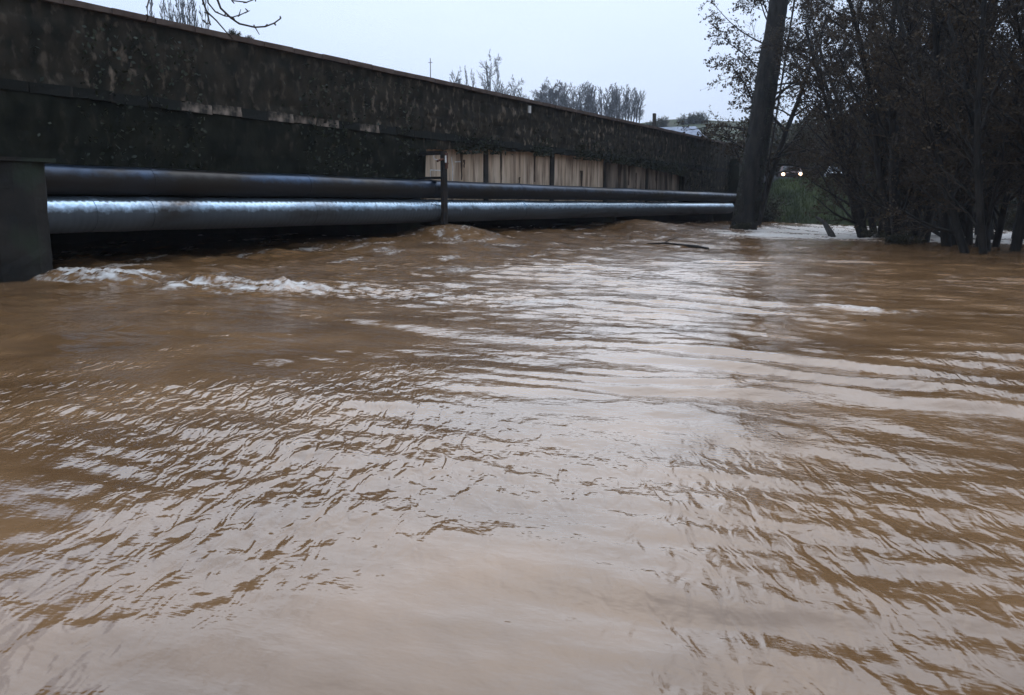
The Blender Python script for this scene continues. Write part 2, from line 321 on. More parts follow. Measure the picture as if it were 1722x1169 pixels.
n3 = nn('ShaderNodeTexNoise'); n3.inputs['Scale'].default_value = 9; n3.inputs['Detail'].default_value = 3; l(mp_.outputs[0], n3.inputs[0])
ma = nn('ShaderNodeMath'); ma.operation = 'MULTIPLY_ADD'; l(n3.outputs[0], ma.inputs[0]); ma.inputs[1].default_value = 1.2; ma.inputs[2].default_value = -0.6
ad = nn('ShaderNodeMath'); ad.operation = 'ADD'; l(fa.outputs['Fac'], ad.inputs[0]); l(ma.outputs[0], ad.inputs[1])
mu = nn('ShaderNodeMath'); mu.operation = 'MULTIPLY'; mu.use_clamp = True; l(ad.outputs[0], mu.inputs[0])
sm = nn('ShaderNodeMapRange'); sm.inputs[1].default_value = 0.0; sm.inputs[2].default_value = 0.12; l(fa.outputs['Fac'], sm.inputs[0]); l(sm.outputs[0], mu.inputs[1])
x = nn('ShaderNodeMix'); x.data_type = 'RGBA'; l(mu.outputs[0], x.inputs[0]); l(r1.outputs[0], x.inputs[6]); x.inputs[7].default_value = (0.64, 0.60, 0.54, 1)
l(x.outputs[2], b.inputs['Base Color'])
rr = nn('ShaderNodeMapRange'); l(mu.outputs[0], rr.inputs[0]); rr.inputs[3].default_value = 0.11; rr.inputs[4].default_value = 0.7; l(rr.outputs[0], b.inputs['Roughness'])
b.inputs['IOR'].default_value = 1.45; b.inputs['Specular IOR Level'].default_value = 0.72
mp2 = nn('ShaderNodeMapping'); mp2.vector_type = 'TEXTURE'; mp2.inputs['Rotation'].default_value = (0, 0, R(-22)); mp2.inputs['Scale'].default_value = (1.7, 1.0, 1); l(tc_.outputs['Object'], mp2.inputs[0])
n4 = nn('ShaderNodeTexNoise'); n4.inputs['Scale'].default_value = 5; n4.inputs['Detail'].default_value = 4; n4.inputs['Roughness'].default_value = 0.62; l(mp2.outputs[0], n4.inputs[0])
bp = nn('ShaderNodeBump'); bp.inputs['Distance'].default_value = 0.045; ca = nn('ShaderNodeAttribute'); ca.attribute_name = 'chop'; cm_ = nn('ShaderNodeMath'); cm_.operation = 'MULTIPLY'; cm_.inputs[1].default_value = 0.8; l(ca.outputs['Fac'], cm_.inputs[0]); l(cm_.outputs[0], bp.inputs['Strength']); l(n4.outputs[0], bp.inputs['Height'])
mp3 = nn('ShaderNodeMapping'); mp3.inputs['Rotation'].default_value = (0, 0, R(10)); mp3.inputs['Scale'].default_value = (11.0, 4.2, 1); l(tc_.outputs['Object'], mp3.inputs[0])
n5 = nn('ShaderNodeTexNoise'); n5.inputs['Scale'].default_value = 1.0; n5.inputs['Detail'].default_value = 2; n5.inputs['Distortion'].default_value = 0.6; l(mp3.outputs[0], n5.inputs[0])
wa_ = nn('ShaderNodeAttribute'); wa_.attribute_name = 'wavelet'
bp2 = nn('ShaderNodeBump'); bp2.inputs['Distance'].default_value = 0.036; l(wa_.outputs['Fac'], bp2.inputs['Strength']); l(n5.outputs[0], bp2.inputs['Height']); l(bp.outputs[0], bp2.inputs['Normal'])
l(bp2.outputs[0], b.inputs['Normal'])
M['water'] = m
tag(link('river', me, m, smooth=True), kind='structure')
def wz(x, y): return float(water_h(np.array([float(x)]), np.array([float(y)]))[0][0])

# ------------------------------------------------------------------ bridge (local x = s, local y = -n)
br = empty('road_bridge', Wp(0, 0), BROT)
tag(br, 'long dark stone road bridge with level parapet crossing the flooded river', 'bridge')
rg = random.Random(3)
S0, S1 = -14.0, 46.5
def soffit(s):
    s = np.asarray(s, float)
    z = np.where(s < 12, 1.75, np.where(s < 35.5, 3.24 - 0.0024 * (s - 23.4) ** 2, 1.75))
    return z
# rough face: a displaced sheet from the soffit line to the coping, 11 m courses long
cols = np.arange(S0, S1 + 0.01, 0.085); nr = 46
SS = np.repeat(cols[None, :], nr, 0); T = np.linspace(0, 1, nr)[:, None]
ZB = soffit(SS) + 0.05 * gn(SS * 3.1, SS * 0 + 1.7, 5) * (SS > 12) * (SS < 35.5)
Zf = ZB + (4.90 - ZB) * T
# coursed blocks: recessed joints, every block a little proud or shy
course = 0.33; row = np.floor(Zf / course); fr = Zf / course - row
bl = 0.74; off = (row * 0.37) % 0.74 + 0.2 * np.sin(row * 12.9); cx_ = (SS + off) / bl; ci = np.floor(cx_); cf = cx_ - ci
hsh = np.modf(np.abs(np.sin(ci * 12.9898 + row * 78.233) * 43758.5453))[0]
joint = np.maximum(np.exp(-((np.minimum(fr, 1 - fr) * course) / 0.022) ** 2), np.exp(-((np.minimum(cf, 1 - cf) * bl) / 0.022) ** 2))
dy = 0.07 * fbm(SS * 1.9, Zf * 1.5, 4, 13) + 0.022 * hsh - 0.02 * joint
V = np.stack([SS.ravel(), -dy.ravel() - 0.0, Zf.ravel()], 1)
I = np.arange(SS.size).reshape(SS.shape)
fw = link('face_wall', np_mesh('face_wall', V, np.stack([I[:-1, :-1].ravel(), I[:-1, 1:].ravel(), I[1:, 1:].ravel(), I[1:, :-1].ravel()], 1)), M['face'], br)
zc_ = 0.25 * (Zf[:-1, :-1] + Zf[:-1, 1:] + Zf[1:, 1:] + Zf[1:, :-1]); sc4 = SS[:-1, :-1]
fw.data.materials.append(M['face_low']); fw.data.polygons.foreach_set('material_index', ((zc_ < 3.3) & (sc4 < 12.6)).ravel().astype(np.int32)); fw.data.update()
# body of the bridge behind the face
mb = MB(); mb.box(S0, S1, 0.10, 8.0, 3.35, 4.2); mb.box(S0, S1, 0.12, 0.45, 4.2, 4.88); mb.box(S0, S1, 7.6, 8.0, 4.2, 4.9)
mb.box(S0, 12.0, 0.10, 0.6, 1.76, 3.34); mb.box(35.5, S1, 0.10, 0.6, 1.76, 3.34)
mb.box(S0, S1, 7.4, 8.0, -2.0, 3.34); mb.box(S0, S1, 0.62, 7.38, 1.70, 1.95)  # first box: closed far wall added to block daylight under the spans
mb.build('deck_body', M['dark_wall'], br)
mb = MB(); mb.box(S0, S1 + 0.5, 0.46, 7.59, 4.202, 4.215); mb.build('roadway', M['asphalt'], br)
# coping slabs, one by one
s = S0; i = 0; cop = []
while s < S1 - 0.2:
    ln = min(0.98, S1 - s)
    if i < 6:
        q = MB(); j = 0.006
        q.v = [(0, -0.12, 0), (ln - 0.016, -0.12, 0), (ln - 0.016, 0.55, 0), (0, 0.55, 0), (0.01, -0.10, 0.115), (ln - 0.026, -0.10, 0.115), (ln - 0.026, 0.53, 0.13), (0.01, 0.53, 0.13)]
        q.v = [(a + rg.uniform(-j, j), b2 + rg.uniform(-2 * j, 2 * j), c + rg.uniform(-j, j)) for a, b2, c in q.v]
        q.f = [(3, 2, 1, 0), (4, 5, 6, 7), (0, 1, 5, 4), (1, 2, 6, 5), (2, 3, 7, 6), (3, 0, 4, 7)]
        cop.append(q.mesh('coping_stone'))
    o = link('coping_stone', cop[i % 6], M['coping'], br); o.location = (s, 0, 4.905 + rg.uniform(-0.006, 0.006)); s += 0.98; i += 1
# string course stones
s = S0; i = 0; stc = []
for k in range(6):
    q = MB(); q.box(0, 0.815, -0.055, 0.16, 0, 0.2, 0.018, rg); stc.append(q.mesh('ledge_stone'))
while s < S1 - 0.2:
    o = link('ledge_stone', stc[(i * 5 + i // 3) % 6], M['string'], br)
    if 3.2 < s < 9.6 and i % 4 != 3: o.material_slots[0].link = 'OBJECT'; o.material_slots[0].material = M['string_pale']
    o.location = (s, rg.uniform(-0.015, 0.02), 3.26 + rg.uniform(-0.012, 0.012)); s += 0.82; i += 1
# recessed tan panels between dark pilasters in the second span
pil = [(15.75, 0.24), (20.6, 0.28), (25.6, 0.2), (30.6, 0.22)]
edges = [12.2] + [p for p, _ in pil] + [35.4]
for k in range(5):
    a, b2 = edges[k], edges[k + 1]
    wa = pil[k - 1][1] / 2 if k else 0; wb = pil[k][1] / 2 if k < 4 else 0
    q = MB(); q.box(a + wa + 0.004, b2 - wb - 0.004, 0.20, 0.45, 1.4, 3.345); q.build('wall_panel', M['panel'] if k < 3 else M['panel_dim'], br)
for p, wd in pil:
    q = MB(); q.box(p - wd / 2, p + wd / 2, 0.14, 0.46, 1.4, 3.34, 0.01, rg); q.build('pilaster', M['pilaster'], br)
def seep(s0, zt, zb, wd):
    q = MB(); n = 7; b0 = 0
    for k in range(n):
        z = zt + (zb - zt) * k / (n - 1); h = wd / 2 * (1 - 0.55 * k / (n - 1)) * rg.uniform(0.75, 1.25); c = s0 + rg.uniform(-0.02, 0.02)
        for y in (0.191, 0.205): q.v += [(c - h, y, z), (c + h, y, z)]
        if k:
            o = (k - 1) * 4; q.f += [(o, o + 1, o + 5, o + 4), (o + 1, o + 3, o + 7, o + 5), (o + 2, o, o + 4, o + 6)]
    q.build('seep_stain', M['stain'], br)
for a in ((14.3, 3.0, 2.1, 0.16), (14.45, 2.75, 2.5, 0.12), (16.8, 3.1, 2.05, 0.13), (19.25, 3.18, 2.15, 0.15), (18.1, 2.3, 1.9, 0.10), (23.3, 2.7, 1.95, 0.22), (27.3, 3.2, 1.95, 0.5), (28.4, 3.1, 2.2, 0.25), (29.3, 2.8, 2.0, 0.18), (32, 3.1, 2.0, 0.35)): seep(*a)
# chalky painted outline marks on the first panel
def mark(pts, wd=0.035, name='painted_mark'):
    q = MB()
    for (a, b2) in zip(pts[:-1], pts[1:]):
        d = np.array(b2, float) - np.array(a, float); d /= np.linalg.norm(d); pp = np.array([-d[1], d[0]]) * wd / 2; b0 = len(q.v)
        for y in (0.193, 0.199):
            for c in (a - pp, a + pp, b2 + pp, b2 - pp): q.v.append((c[0], y, c[1]))
        q.f += [(b0, b0 + 1, b0 + 2, b0 + 3), (b0 + 1, b0, b0 + 4, b0 + 5), (b0 + 2, b0 + 1, b0 + 5, b0 + 6), (b0 + 3, b0 + 2, b0 + 6, b0 + 7), (b0, b0 + 3, b0 + 7, b0 + 4)]
    q.build(name, M['paint'], br)
A = np.array
mark([A((12.55, 2.0)), A((12.55, 2.36)), A((13.32, 2.36)), A((13.32, 2.0))])
mark([A((13.75, 1.95)), A((13.78, 2.5)), A((13.70, 2.8))])
mark([A((12.95 + 0.24 * math.cos(k * math.pi / 5), 2.76 + 0.085 * math.sin(k * math.pi / 5))) for k in range(11)], 0.03)
mark([A((13.9, 2.66)), A((14.25, 2.68))])
# piers
def pier(s0, s1, n_front, ztop, m, name='pier'):
    c = (s0 + s1) / 2; q = MB(); n = 6; ring = []
    pts = [(s0, 7.3), (s0, -n_front + 0.25)] + [(c - (c - s0) * math.cos(t), -n_front + 0.25 - 0.25 * math.sin(t)) for t in np.linspace(0, math.pi, n)][1:-1] + [(s1, -n_front + 0.25), (s1, 7.3)]
    k = len(pts); zs = np.linspace(-2.2, ztop, 30)
    for z in zs:
        dz_ = rg.uniform(-0.002, 0.004)
        for (a, b2) in pts: q.v.append((a + 0.008 * rg.uniform(-1, 1) + dz_ * (1 if a < c else -1), b2 + 0.008 * rg.uniform(-1, 1) + dz_, z))
    for r_ in range(len(zs) - 1):
        for j in range(k):
            j2 = (j + 1) % k; q.f.append((r_ * k + j, r_ * k + j2, (r_ + 1) * k + j2, (r_ + 1) * k + j))
    q.f.append(tuple((len(zs) - 1) * k + j for j in range(k)))
    return q.build(name, m, br)
p_ = pier(-1.4, -0.31, 0.95, 2.02, M['pier'])
q = MB(); q.box(-1.43, -0.28, -0.99, 0.05, 2.022, 2.09, 0.012, rg); q.build('cap_slab', M['pier'], p_)
pier(11.2, 12.4, -0.25, 1.69, M['pier']); pier(26.2, 27.4, -0.25, 1.69, M['pier']); pier(41.2, 42.4, -0.25, 1.69, M['pier'])
q = MB(); q.box(S1 - 2.5, S1 + 2.5, -0.6, 8.4, -2.2, 4.1, 0.03, rg); q.build('abutment', M['dark_wall'], br)
q = MB(); q.box(18.30, 18.42, -0.10, -0.03, 4.55, 4.80, 0.005, rg); tag(q.build('marker_plate', M['paint'], br), 'small white marker plate high on the bridge face')
# moss and ivy hanging on the face
rs = np.random.RandomState(5)
def leaf_quads(P, size, rs, flat=0.0):
    n = len(P); a = rs.normal(size=(n, 3)); a /= np.linalg.norm(a, axis=1)[:, None]; b3 = rs.normal(size=(n, 3)); b3 -= (a * b3).sum(1)[:, None] * a; b3 /= np.linalg.norm(b3, axis=1)[:, None]
    sz = size * rs.uniform(0.5, 1.4, (n, 1)); a = a * sz; b3 = b3 * sz * 0.6
    V = np.stack([P - a, P + b3, P + a, P - b3], 1).reshape(-1, 3); F = np.arange(4 * n).reshape(-1, 4); return V, F
n = 9000; s_ = rs.uniform(0, 44, n); keep = fbm(s_ * 0.35, s_ * 0 + 4, 3, 3) + 0.25 * rs.rand(n) > 0.0; s_ = s_[keep]
zz = soffit(s_); zt = np.where(zz > 2.5, zz - 0.12 + rs.exponential(0.22, len(s_)), 1.9 + rs.rand(len(s_)) * 2.8)
P = np.stack([s_, -0.07 - 0.10 * rs.rand(len(s_)), zt], 1); P = P[P[:, 2] < 4.85]
V, F = leaf_quads(P, 0.045, rs); tag(link('hanging_ivy', np_mesh('hanging_ivy', V, F), M['ivy'], br), 'ragged ivy and moss hanging on the bridge face', kind='stuff')

# ------------------------------------------------------------------ pipes along the bridge
def pipe(name, label, zc, r, nloc, segs, m, ridge, flange_r):
    root = empty(name, Wp(segs[0][0], nloc, zc), BROT); tag(root, label, 'pipe'); s00 = segs[0][0]
    for (a, b2) in segs:
        step = 0.035 if a < 12 and ridge else 0.25
        k = max(3, int((b2 - a) / step)); ns = 28; xs = np.linspace(a, b2, k); th = np.linspace(0, 2 * np.pi, ns, endpoint=False)
        XX_ = np.repeat(xs[:, None], ns, 1); TH = np.repeat(th[None, :], k, 0)
        rr_ = np.full(XX_.shape, r)
        if ridge and a < 12: ph = (XX_ / 0.155 + TH / (2 * np.pi)) % 1.0; rr_ = rr_ - 0.010 * np.exp(-((np.minimum(ph, 1 - ph)) / 0.10) ** 2)
        rr_ = rr_ + 0.004 * gn(XX_ * 1.5, TH * 1.2, 3)
        sag = 0.012 * np.sin((XX_ - a) / (b2 - a) * np.pi)
        V = np.stack([(XX_ - s00).ravel(), (rr_ * np.cos(TH)).ravel(), (rr_ * np.sin(TH) - sag).ravel()], 1)
        I = np.arange(k * ns).reshape(k, ns); J = np.roll(I, -1, 1)
        F = np.stack([I[:-1].ravel(), J[:-1].ravel(), J[1:].ravel(), I[1:].ravel()], 1)
        link('pipe_section', np_mesh('pipe_section', V, F), m, root, True)
    for (a, b2) in segs[1:]:
        q = MB(); q.tube([(a - s00 - 0.05, 0, 0), (a - s00 + 0.05, 0, 0)], flange_r, 28); f_ = q.build('joint_collar', m, root)
    return root
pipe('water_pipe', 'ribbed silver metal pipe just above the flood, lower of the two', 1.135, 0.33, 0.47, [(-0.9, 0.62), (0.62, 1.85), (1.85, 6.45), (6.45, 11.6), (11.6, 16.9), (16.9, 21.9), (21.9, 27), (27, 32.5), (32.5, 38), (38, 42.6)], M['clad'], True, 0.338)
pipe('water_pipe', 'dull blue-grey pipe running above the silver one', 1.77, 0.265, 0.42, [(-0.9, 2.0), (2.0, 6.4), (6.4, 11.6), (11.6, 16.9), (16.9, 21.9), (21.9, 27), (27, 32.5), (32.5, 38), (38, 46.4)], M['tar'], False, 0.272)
# hangers that carry the pipes
def hanger(s0, wd, label, big=False):
    h = empty('pipe_hanger', Wp(s0, 0.0, 0), BROT); tag(h, label, 'bracket')
    q = MB(); q.box(-wd / 2, wd / 2, -0.90 if big else -0.83, -0.80 if big else -0.79, 0.75 if big else 0.80, 2.86 if big else 2.1, 0.006, rg); q.build('strap', M['iron'], h)
    q = MB(); q.box(-wd / 2, wd / 2, -0.79, -0.02, 2.055, 2.12, 0.004, rg); q.build('arm', M['iron'], h)
    q = MB(); q.box(-wd / 2, wd / 2, -0.79, -0.02, 0.73, 0.80, 0.004, rg); q.build('cradle', M['iron'], h)
    if big:
        q = MB(); q.box(-wd / 2, wd / 2, -0.80, 0.30, 2.75, 2.86, 0.004, rg); q.build('arm', M['iron'], h)
        q = MB(); q.box(-0.02, 0.10, -0.925, -0.905, 2.35, 2.8, 0.004, rg); q.build('tie_plate', M['rustred'], h)
        q = MB(); q.box(-0.06, 0.00, -0.945, -0.925, 2.52, 2.72, 0.004, rg); q.build('bolt_plate', M['paint'], h)
        q = MB(); q.tube([(-0.35, -0.86, 2.55), (-0.1, -0.88, 2.62), (0.15, -0.88, 2.5)], 0.035, 6); q.build('tie_rod', M['rustred'], h)
    return h
hanger(11.75, 0.2, 'thick black upright hanger strapping both pipes at the middle pier', True)
# post and weeds on the parapet
q = MB(); q.box(-0.07, 0.07, -0.07, 0.07, 0, 1.65, 0.012, rg); o = q.build('fence_post', M['wood']); o.location = Wp(32.9, -0.75, 4.21); o.rotation_euler = (0, 0.03, BROT)
tag(o, 'short dark post standing behind the far end of the parapet', 'post')

# ------------------------------------------------------------------ trees: branching skeletons -> tubes
def perp(d, rng):
    v = np.array([rng.gauss(0, 1), rng.gauss(0, 1), rng.gauss(0, 1)]); v -= v.dot(d) * d; return v / (np.linalg.norm(v) + 1e-9)
def grow(out, p, d, ln, r, lev, P, rng):
    k = P['k'][lev]; pts = [p.copy()]; rad = [r]; dirs = [d.copy()]
    for i in range(k):
        d = d + perp(d, rng) * P['wob'][lev] + np.array([0, 0, P['up'][lev]]); d /= np.linalg.norm(d)
        p = p + d * ln / k; pts.append(p.copy()); rad.append(r * (1 - (1 - P['tap']) * (i + 1) / k)); dirs.append(d.copy())
    out.append((lev, np.array(pts), np.array(rad)))
    if lev + 1 >= len(P['k']): return
    nchild = P['n'][lev]; nchild = nchild + rng.randint(-nchild // 4, nchild // 4) if nchild > 3 else nchild
    for c in range(nchild):
        f = P['lo'][lev] + (1 - P['lo'][lev]) * (c + rng.random()) / nchild; x = f * k; i = min(int(x), k - 1); u = x - i
        q = pts[i] * (1 - u) + pts[i + 1] * u; dd = dirs[i + 1]; a = R(rng.gauss(P['ang'][lev], 9))
        nd = dd * math.cos(a) + perp(dd, rng) * math.sin(a)
        ll = ln * P['len'][lev] * rng.uniform(0.6, 1.15) * (1 - P['fall'][lev] * f)
        grow(out, q, nd, ll, max(P['rmin'], r * (1 - 0.7 * f) * P['rr'][lev]), lev + 1, P, rng)
def tubes(lines, sides):
    Vs = []; Fs = []; base = 0; groups = {}
    for pts, rad in lines: groups.setdefault(len(pts), []).append((pts, rad))
    for k, g_ in groups.items():
        A_ = np.array([a for a, _ in g_]); Rr = np.array([b4 for _, b4 in g_]); m_ = len(g_)
        D = np.gradient(A_, axis=1); D /= np.linalg.norm(D, axis=2, keepdims=True) + 1e-9
        ref = np.where(np.abs(D[:, :1, 2:3]) > 0.8, np.array([[[1.0, 0, 0]]]), np.array([[[0, 0, 1.0]]])); a = np.cross(D, np.broadcast_to(ref, D.shape)); a /= np.linalg.norm(a, axis=2, keepdims=True) + 1e-9; c = np.cross(D, a)
        th = np.arange(sides) * 2 * np.pi / sides
        V = A_[:, :, None] + Rr[:, :, None, None] * (np.cos(th)[None, None, :, None] * a[:, :, None] + np.sin(th)[None, None, :, None] * c[:, :, None])
        I = base + np.arange(m_ * k * sides).reshape(m_, k, sides); J = np.roll(I, -1, 2)
        Fs.append(np.stack([I[:, :-1].ravel(), J[:, :-1].ravel(), J[:, 1:].ravel(), I[:, 1:].ravel()], 1)); Vs.append(V.reshape(-1, 3)); base += m_ * k * sides
    return np.concatenate(Vs), np.concatenate(Fs)
def tree_meshes(stems, P, seed, split, leaf=0, lsize=0.03):
    rng = random.Random(seed); out = []
    for (p, d, ln, r) in stems:
        d = np.array(d, float); d /= np.linalg.norm(d); grow(out, np.array(p, float), d, ln, r, 0, P, rng)
    tr = [(a, b4) for lv, a, b4 in out if lv < split]; cr_ = [(a, b4) for lv, a, b4 in out if lv >= split]
    V, F = tubes(tr, 7); tm = np_mesh('trunk', V, F)
    V, F = tubes(cr_, 3); cm = np_mesh('crown', V, F); lm = None
    if leaf:
        rs_ = np.random.RandomState(seed); fin = [a for lv, a, b4 in out if lv == len(P['k']) - 1]; idx = rs_.randint(0, len(fin), leaf)
        Q = np.array([fin[i][rs_.randint(1, len(fin[i]))] for i in idx]) + rs_.normal(0, 0.04, (leaf, 3)); V, F = leaf_quads(Q, lsize, rs_); lm = np_mesh('catkins', V, F)
    return tm, cm, lm
def place_tree(name, meshes, loc, rz, scale, label, cat='tree', group=None, mats=('bark', 'twig', 'catkin'), names=('trunk', 'crown', 'catkins')):
    r = empty(name, loc, rz); r.scale = scale if hasattr(scale, '__len__') else (scale,) * 3; tag(r, label, cat, group)
    cr_ = None
    for me_, mm, nm in zip(meshes, mats, names):
        if me_ is None: continue
        o = link(nm, me_, M[mm], r if nm != names[2] or cr_ is None else cr_, nm == 'trunk')
        if nm == names[1]: cr_ = o
    return r
# drowned alders on the right: many-stemmed, bare, hung with old catkins
PA = dict(k=[9, 6, 4, 2], wob=[0.055, 0.12, 0.16, 0.2], up=[0.012, 0.03, -0.01, -0.06], tap=0.25, n=[22, 11, 9], lo=[0.16, 0.15, 0.1], ang=[42, 42, 45], len=[0.36, 0.42, 0.5], fall=[0.45, 0.4, 0.3], rr=[0.42, 0.5, 0.6], rmin=0.006)
def clump(n, seed, spread, ln, r0):
    rng = random.Random(seed); st = []
    for i in range(n):
        a = 2 * math.pi * (i + rng.random() * 0.7) / n; t_ = rng.uniform(0.08, 0.33)
        st.append(((spread * math.cos(a), spread * math.sin(a), -1.2), (t_ * math.cos(a), t_ * math.sin(a), 1), ln * rng.uniform(0.8, 1.15), r0 * rng.uniform(0.7, 1.25)))
    return st
alders = [tree_meshes(clump(n_, sd, sp, ln, r0), PA, sd, 2, 15000, 0.045) for n_, sd, sp, ln, r0 in ((5, 11, 0.45, 12, 0.18), (4, 12, 0.35, 12.5, 0.2), (5, 13, 0.5, 11, 0.16))]
aspots = [(14.83, 35.0, 0, 1.0, 'many-stemmed bare alder standing in the flood, leftmost of the drowned clump'),
          (13.76, 30.2, 1, 0.95, 'bare alder with forked leaning stems above the bright water gap'),
          (14.6, 27.6, 2, 1.0, 'bare alder whose slanting stems part the white water'),
          (13.2, 23.6, 0, 0.9, 'dense dark alder rooted nearest the right edge of the photo'),
          (19.0, 33.5, 1, 1.1, 'tall bare alder behind the slanting stems'),
          (19.2, 36.5, 2, 1.15, 'tall alder rising at the back of the drowned clump'),
          (14.6, 22.6, 1, 0.95, 'dark alder cut off by the right edge of the photo'),
          (18.0, 41.0, 0, 1.1, 'bare alder behind the grassy far bank, right of the cars'),
          (21.5, 44.0, 1, 1.2, 'tall bare alder closing the gap behind the clump'),
          (16.4, 19.0, 0, 1.1, 'unseen alder added past the right edge to darken the pipes'), (18.6, 16.0, 1, 1.15, 'unseen alder added past the right edge to darken the pipes'), (18.2, 23.0, 2, 1.15, 'unseen alder added past the right edge to darken the pipes')]  # last three: unseen alders added to darken the reflection in the pipes
for i, (x_, y_, k, scl, lb) in enumerate(aspots):
    place_tree('alder_tree', alders[k], (x_, y_, -0.1), i * 1.9 + 0.4, scl, lb, group='bare alders in the flood on the right')
# spreading tree whose twigs droop left of the big trunk
PS = dict(k=[8, 8, 5, 3], wob=[0.05, 0.12, 0.18, 0.22], up=[0.0, -0.02, -0.05, -0.10], tap=0.2, n=[18, 12, 10], lo=[0.22, 0.2, 0.15], ang=[62, 45, 45], len=[0.5, 0.36, 0.5], fall=[0.35, 0.35, 0.3], rr=[0.4, 0.5, 0.55], rmin=0.008)
spread = tree_meshes([((0, 0, -0.5), (0.12, 0, 1), 12.5, 0.24), ((0.5, 0.2, -0.5), (0.26, 0, 1), 11.5, 0.2)], PS, 21, 2, 18000, 0.065)
place_tree('spreading_tree', spread, (12.7, 47.5, 0.0), 0.0, (1.12, 1.12, 1.05), 'bare tree with drooping clustered twigs spreading on both sides of the thick trunk')
# the great leaning trunk at the water's edge
rng = random.Random(5)
lt = empty('leaning_tree', (11.25, 42.3, 0)); tag(lt, 'tall thick straight trunk leaning right at the end of the bridge', 'tree')
k = 120; ns = 34; V = []
for i in range(k):
    t_ = i / (k - 1); z = -1.5 + 19.5 * t_; cx, cy = 0.112 * z, 0.0
    r0 = 0.53 - 0.012 * z + 0.28 * math.exp(-(z + 0.2) / 0.5) * (z < 3) * 0.35
    if z < 8.9: r0 += 0.045
    for j in range(ns):
        th = 2 * math.pi * j / ns; rr_ = r0 * (1 + 0.05 * math.sin(3 * th + 0.4 * z) + 0.045 * float(gn(np.array([th * 3]), np.array([z * 0.7]), 3)[0])) + 0.03 * (j % 2) + 0.05 * float(gn(np.array([th * 5.0]), np.array([z * 2.3]), 8)[0])
        V.append((cx + rr_ * math.cos(th), cy + rr_ * math.sin(th), z))
I = np.arange(k * ns).reshape(k, ns); J = np.roll(I, -1, 1)
link('trunk', np_mesh('trunk', V, np.stack([I[:-1].ravel(), J[:-1].ravel(), J[1:].ravel(), I[1:].ravel()], 1)), M['bark'], lt)
PT = dict(PS); PT['n'] = [10, 9, 7]
top = tree_meshes([((2.0, 0, 15.5), (-0.6, 0.2, 0.9), 7, 0.2), ((2.2, 0, 17.3), (0.3, -0.3, 1), 8, 0.25), ((2.0, 0, 16), (0.8, 0.3, 0.8), 7, 0.2)], PT, 31, 1)
link('limb', top[0], M['bark'], lt); link('crown', top[1], M['twig'], lt)
q = MB(); q.tube([(0.62 + 0.112 * z, -0.35, z) for z in np.linspace(0.4, 14, 12)], 0.045, 6); q.build('cable', M['iron'], lt)
rs = np.random.RandomState(8); n = 2600; zz = rs.rand(n) ** 1.6 * 8; th = rs.rand(n) * 6.283; P = np.stack([0.112 * zz + (0.56 - 0.012 * zz) * np.cos(th), (0.56 - 0.012 * zz) * np.sin(th), zz], 1)
V, F = leaf_quads(P, 0.075, rs); tag(link('ivy_leaves', np_mesh('ivy_leaves', V, F), M['ivy'], lt), kind='stuff')
# bare branches hanging in from a tree on the near bank
oh = empty('overhanging_tree', Wp(-12.6, 7.0, 0), 0); tag(oh, 'bare twigs of a bank tree hanging into the top left corner', 'tree')
ox, oy, _ = oh.location
PO = dict(PS); PO['n'] = [7, 6, 5]
oz = gz(ox, oy)
ohm = tree_meshes([((0, 0, oz - 0.4), (0.1, 0.05, 1), 10, 0.24)], PO, 41, 1)
link('trunk', ohm[0], M['bark'], oh, True); link('crown', ohm[1], M['twig'], oh)
def px(x_, y_, Yd):                       # a point of the hanging twigs at depth Yd
    a = (x_ - 861) / 1450; b5 = (584.5 - y_) / 1450; p = R(9.379); fy = math.cos(p) + b5 * math.sin(p); fz = -math.sin(p) + b5 * math.cos(p); t_ = Yd / fy
    return np.array((a * t_ - ox, Yd - oy, EYE + fz * t_))
twl = [([(318, -170), (330, -60), (342, 5), (349, 22), (352, 38), (349, 41), (342, 34)], 0.010), ([(348, 20), (365, 36), (384, 58), (390, 64)], 0.008), ([(346, -30), (350, 5), (362, 20), (378, 27), (391, 29), (404, 25), (417, 19)], 0.008),
       ([(330, -60), (360, -15), (371, 14), (388, 30), (402, 40), (428, 46), (446, 45), (461, 39), (472, 31)], 0.011), ([(429, 46), (436, 58)], 0.006), ([(402, 25), (405, 16)], 0.005), ([(412, 22), (420, 18)], 0.005),
       ([(250, -60), (251, 0), (247, 12), (249, 28), (246, 36)], 0.010), ([(318, -170), (380, -30), (390, 1), (415, 4), (430, -2), (445, -20)], 0.008), ([(230, -200), (240, -120), (250, -60)], 0.012)]
cl = MB()
q0 = A((0.9, 0.5, oz + 4.6)); q1 = px(318, -170, 8.0); cl.tube([A((0.25, 0.15, oz + 3.4)), q0, (q0 + q1) / 2 + A((0, 0, 0.5)), q1], [0.07, 0.05, 0.03, 0.014], 6)
q1 = px(230, -200, 8.2); cl.tube([A((0.25, 0.15, oz + 3.6)), (q0 + q1) / 2 + A((0, 0, 0.6)), q1], [0.05, 0.03, 0.014], 6)
for pts, r_ in twl:
    dep = 8.0 if pts[0][0] > 300 else 8.2
    P = [px(a, b5, dep + 0.12 * math.sin(i * 1.7 + a)) for i, (a, b5) in enumerate(pts)]
    if pts[0] in ((318, -170), (330, -60), (230, -200), (348, 20)): P[0] = px(*pts[0], dep)
    cl.tube(P, list(np.linspace(r_, r_ * 0.55, len(P))), 5)
    for pp in P[2:]:
        cl.tube([pp, pp + A((rg.uniform(-.03, .03), 0, rg.uniform(-.03, .03)))], [r_ * 0.9, r_ * 0.5], 4)
cl.build('hanging_branch', M['twig'], oh)

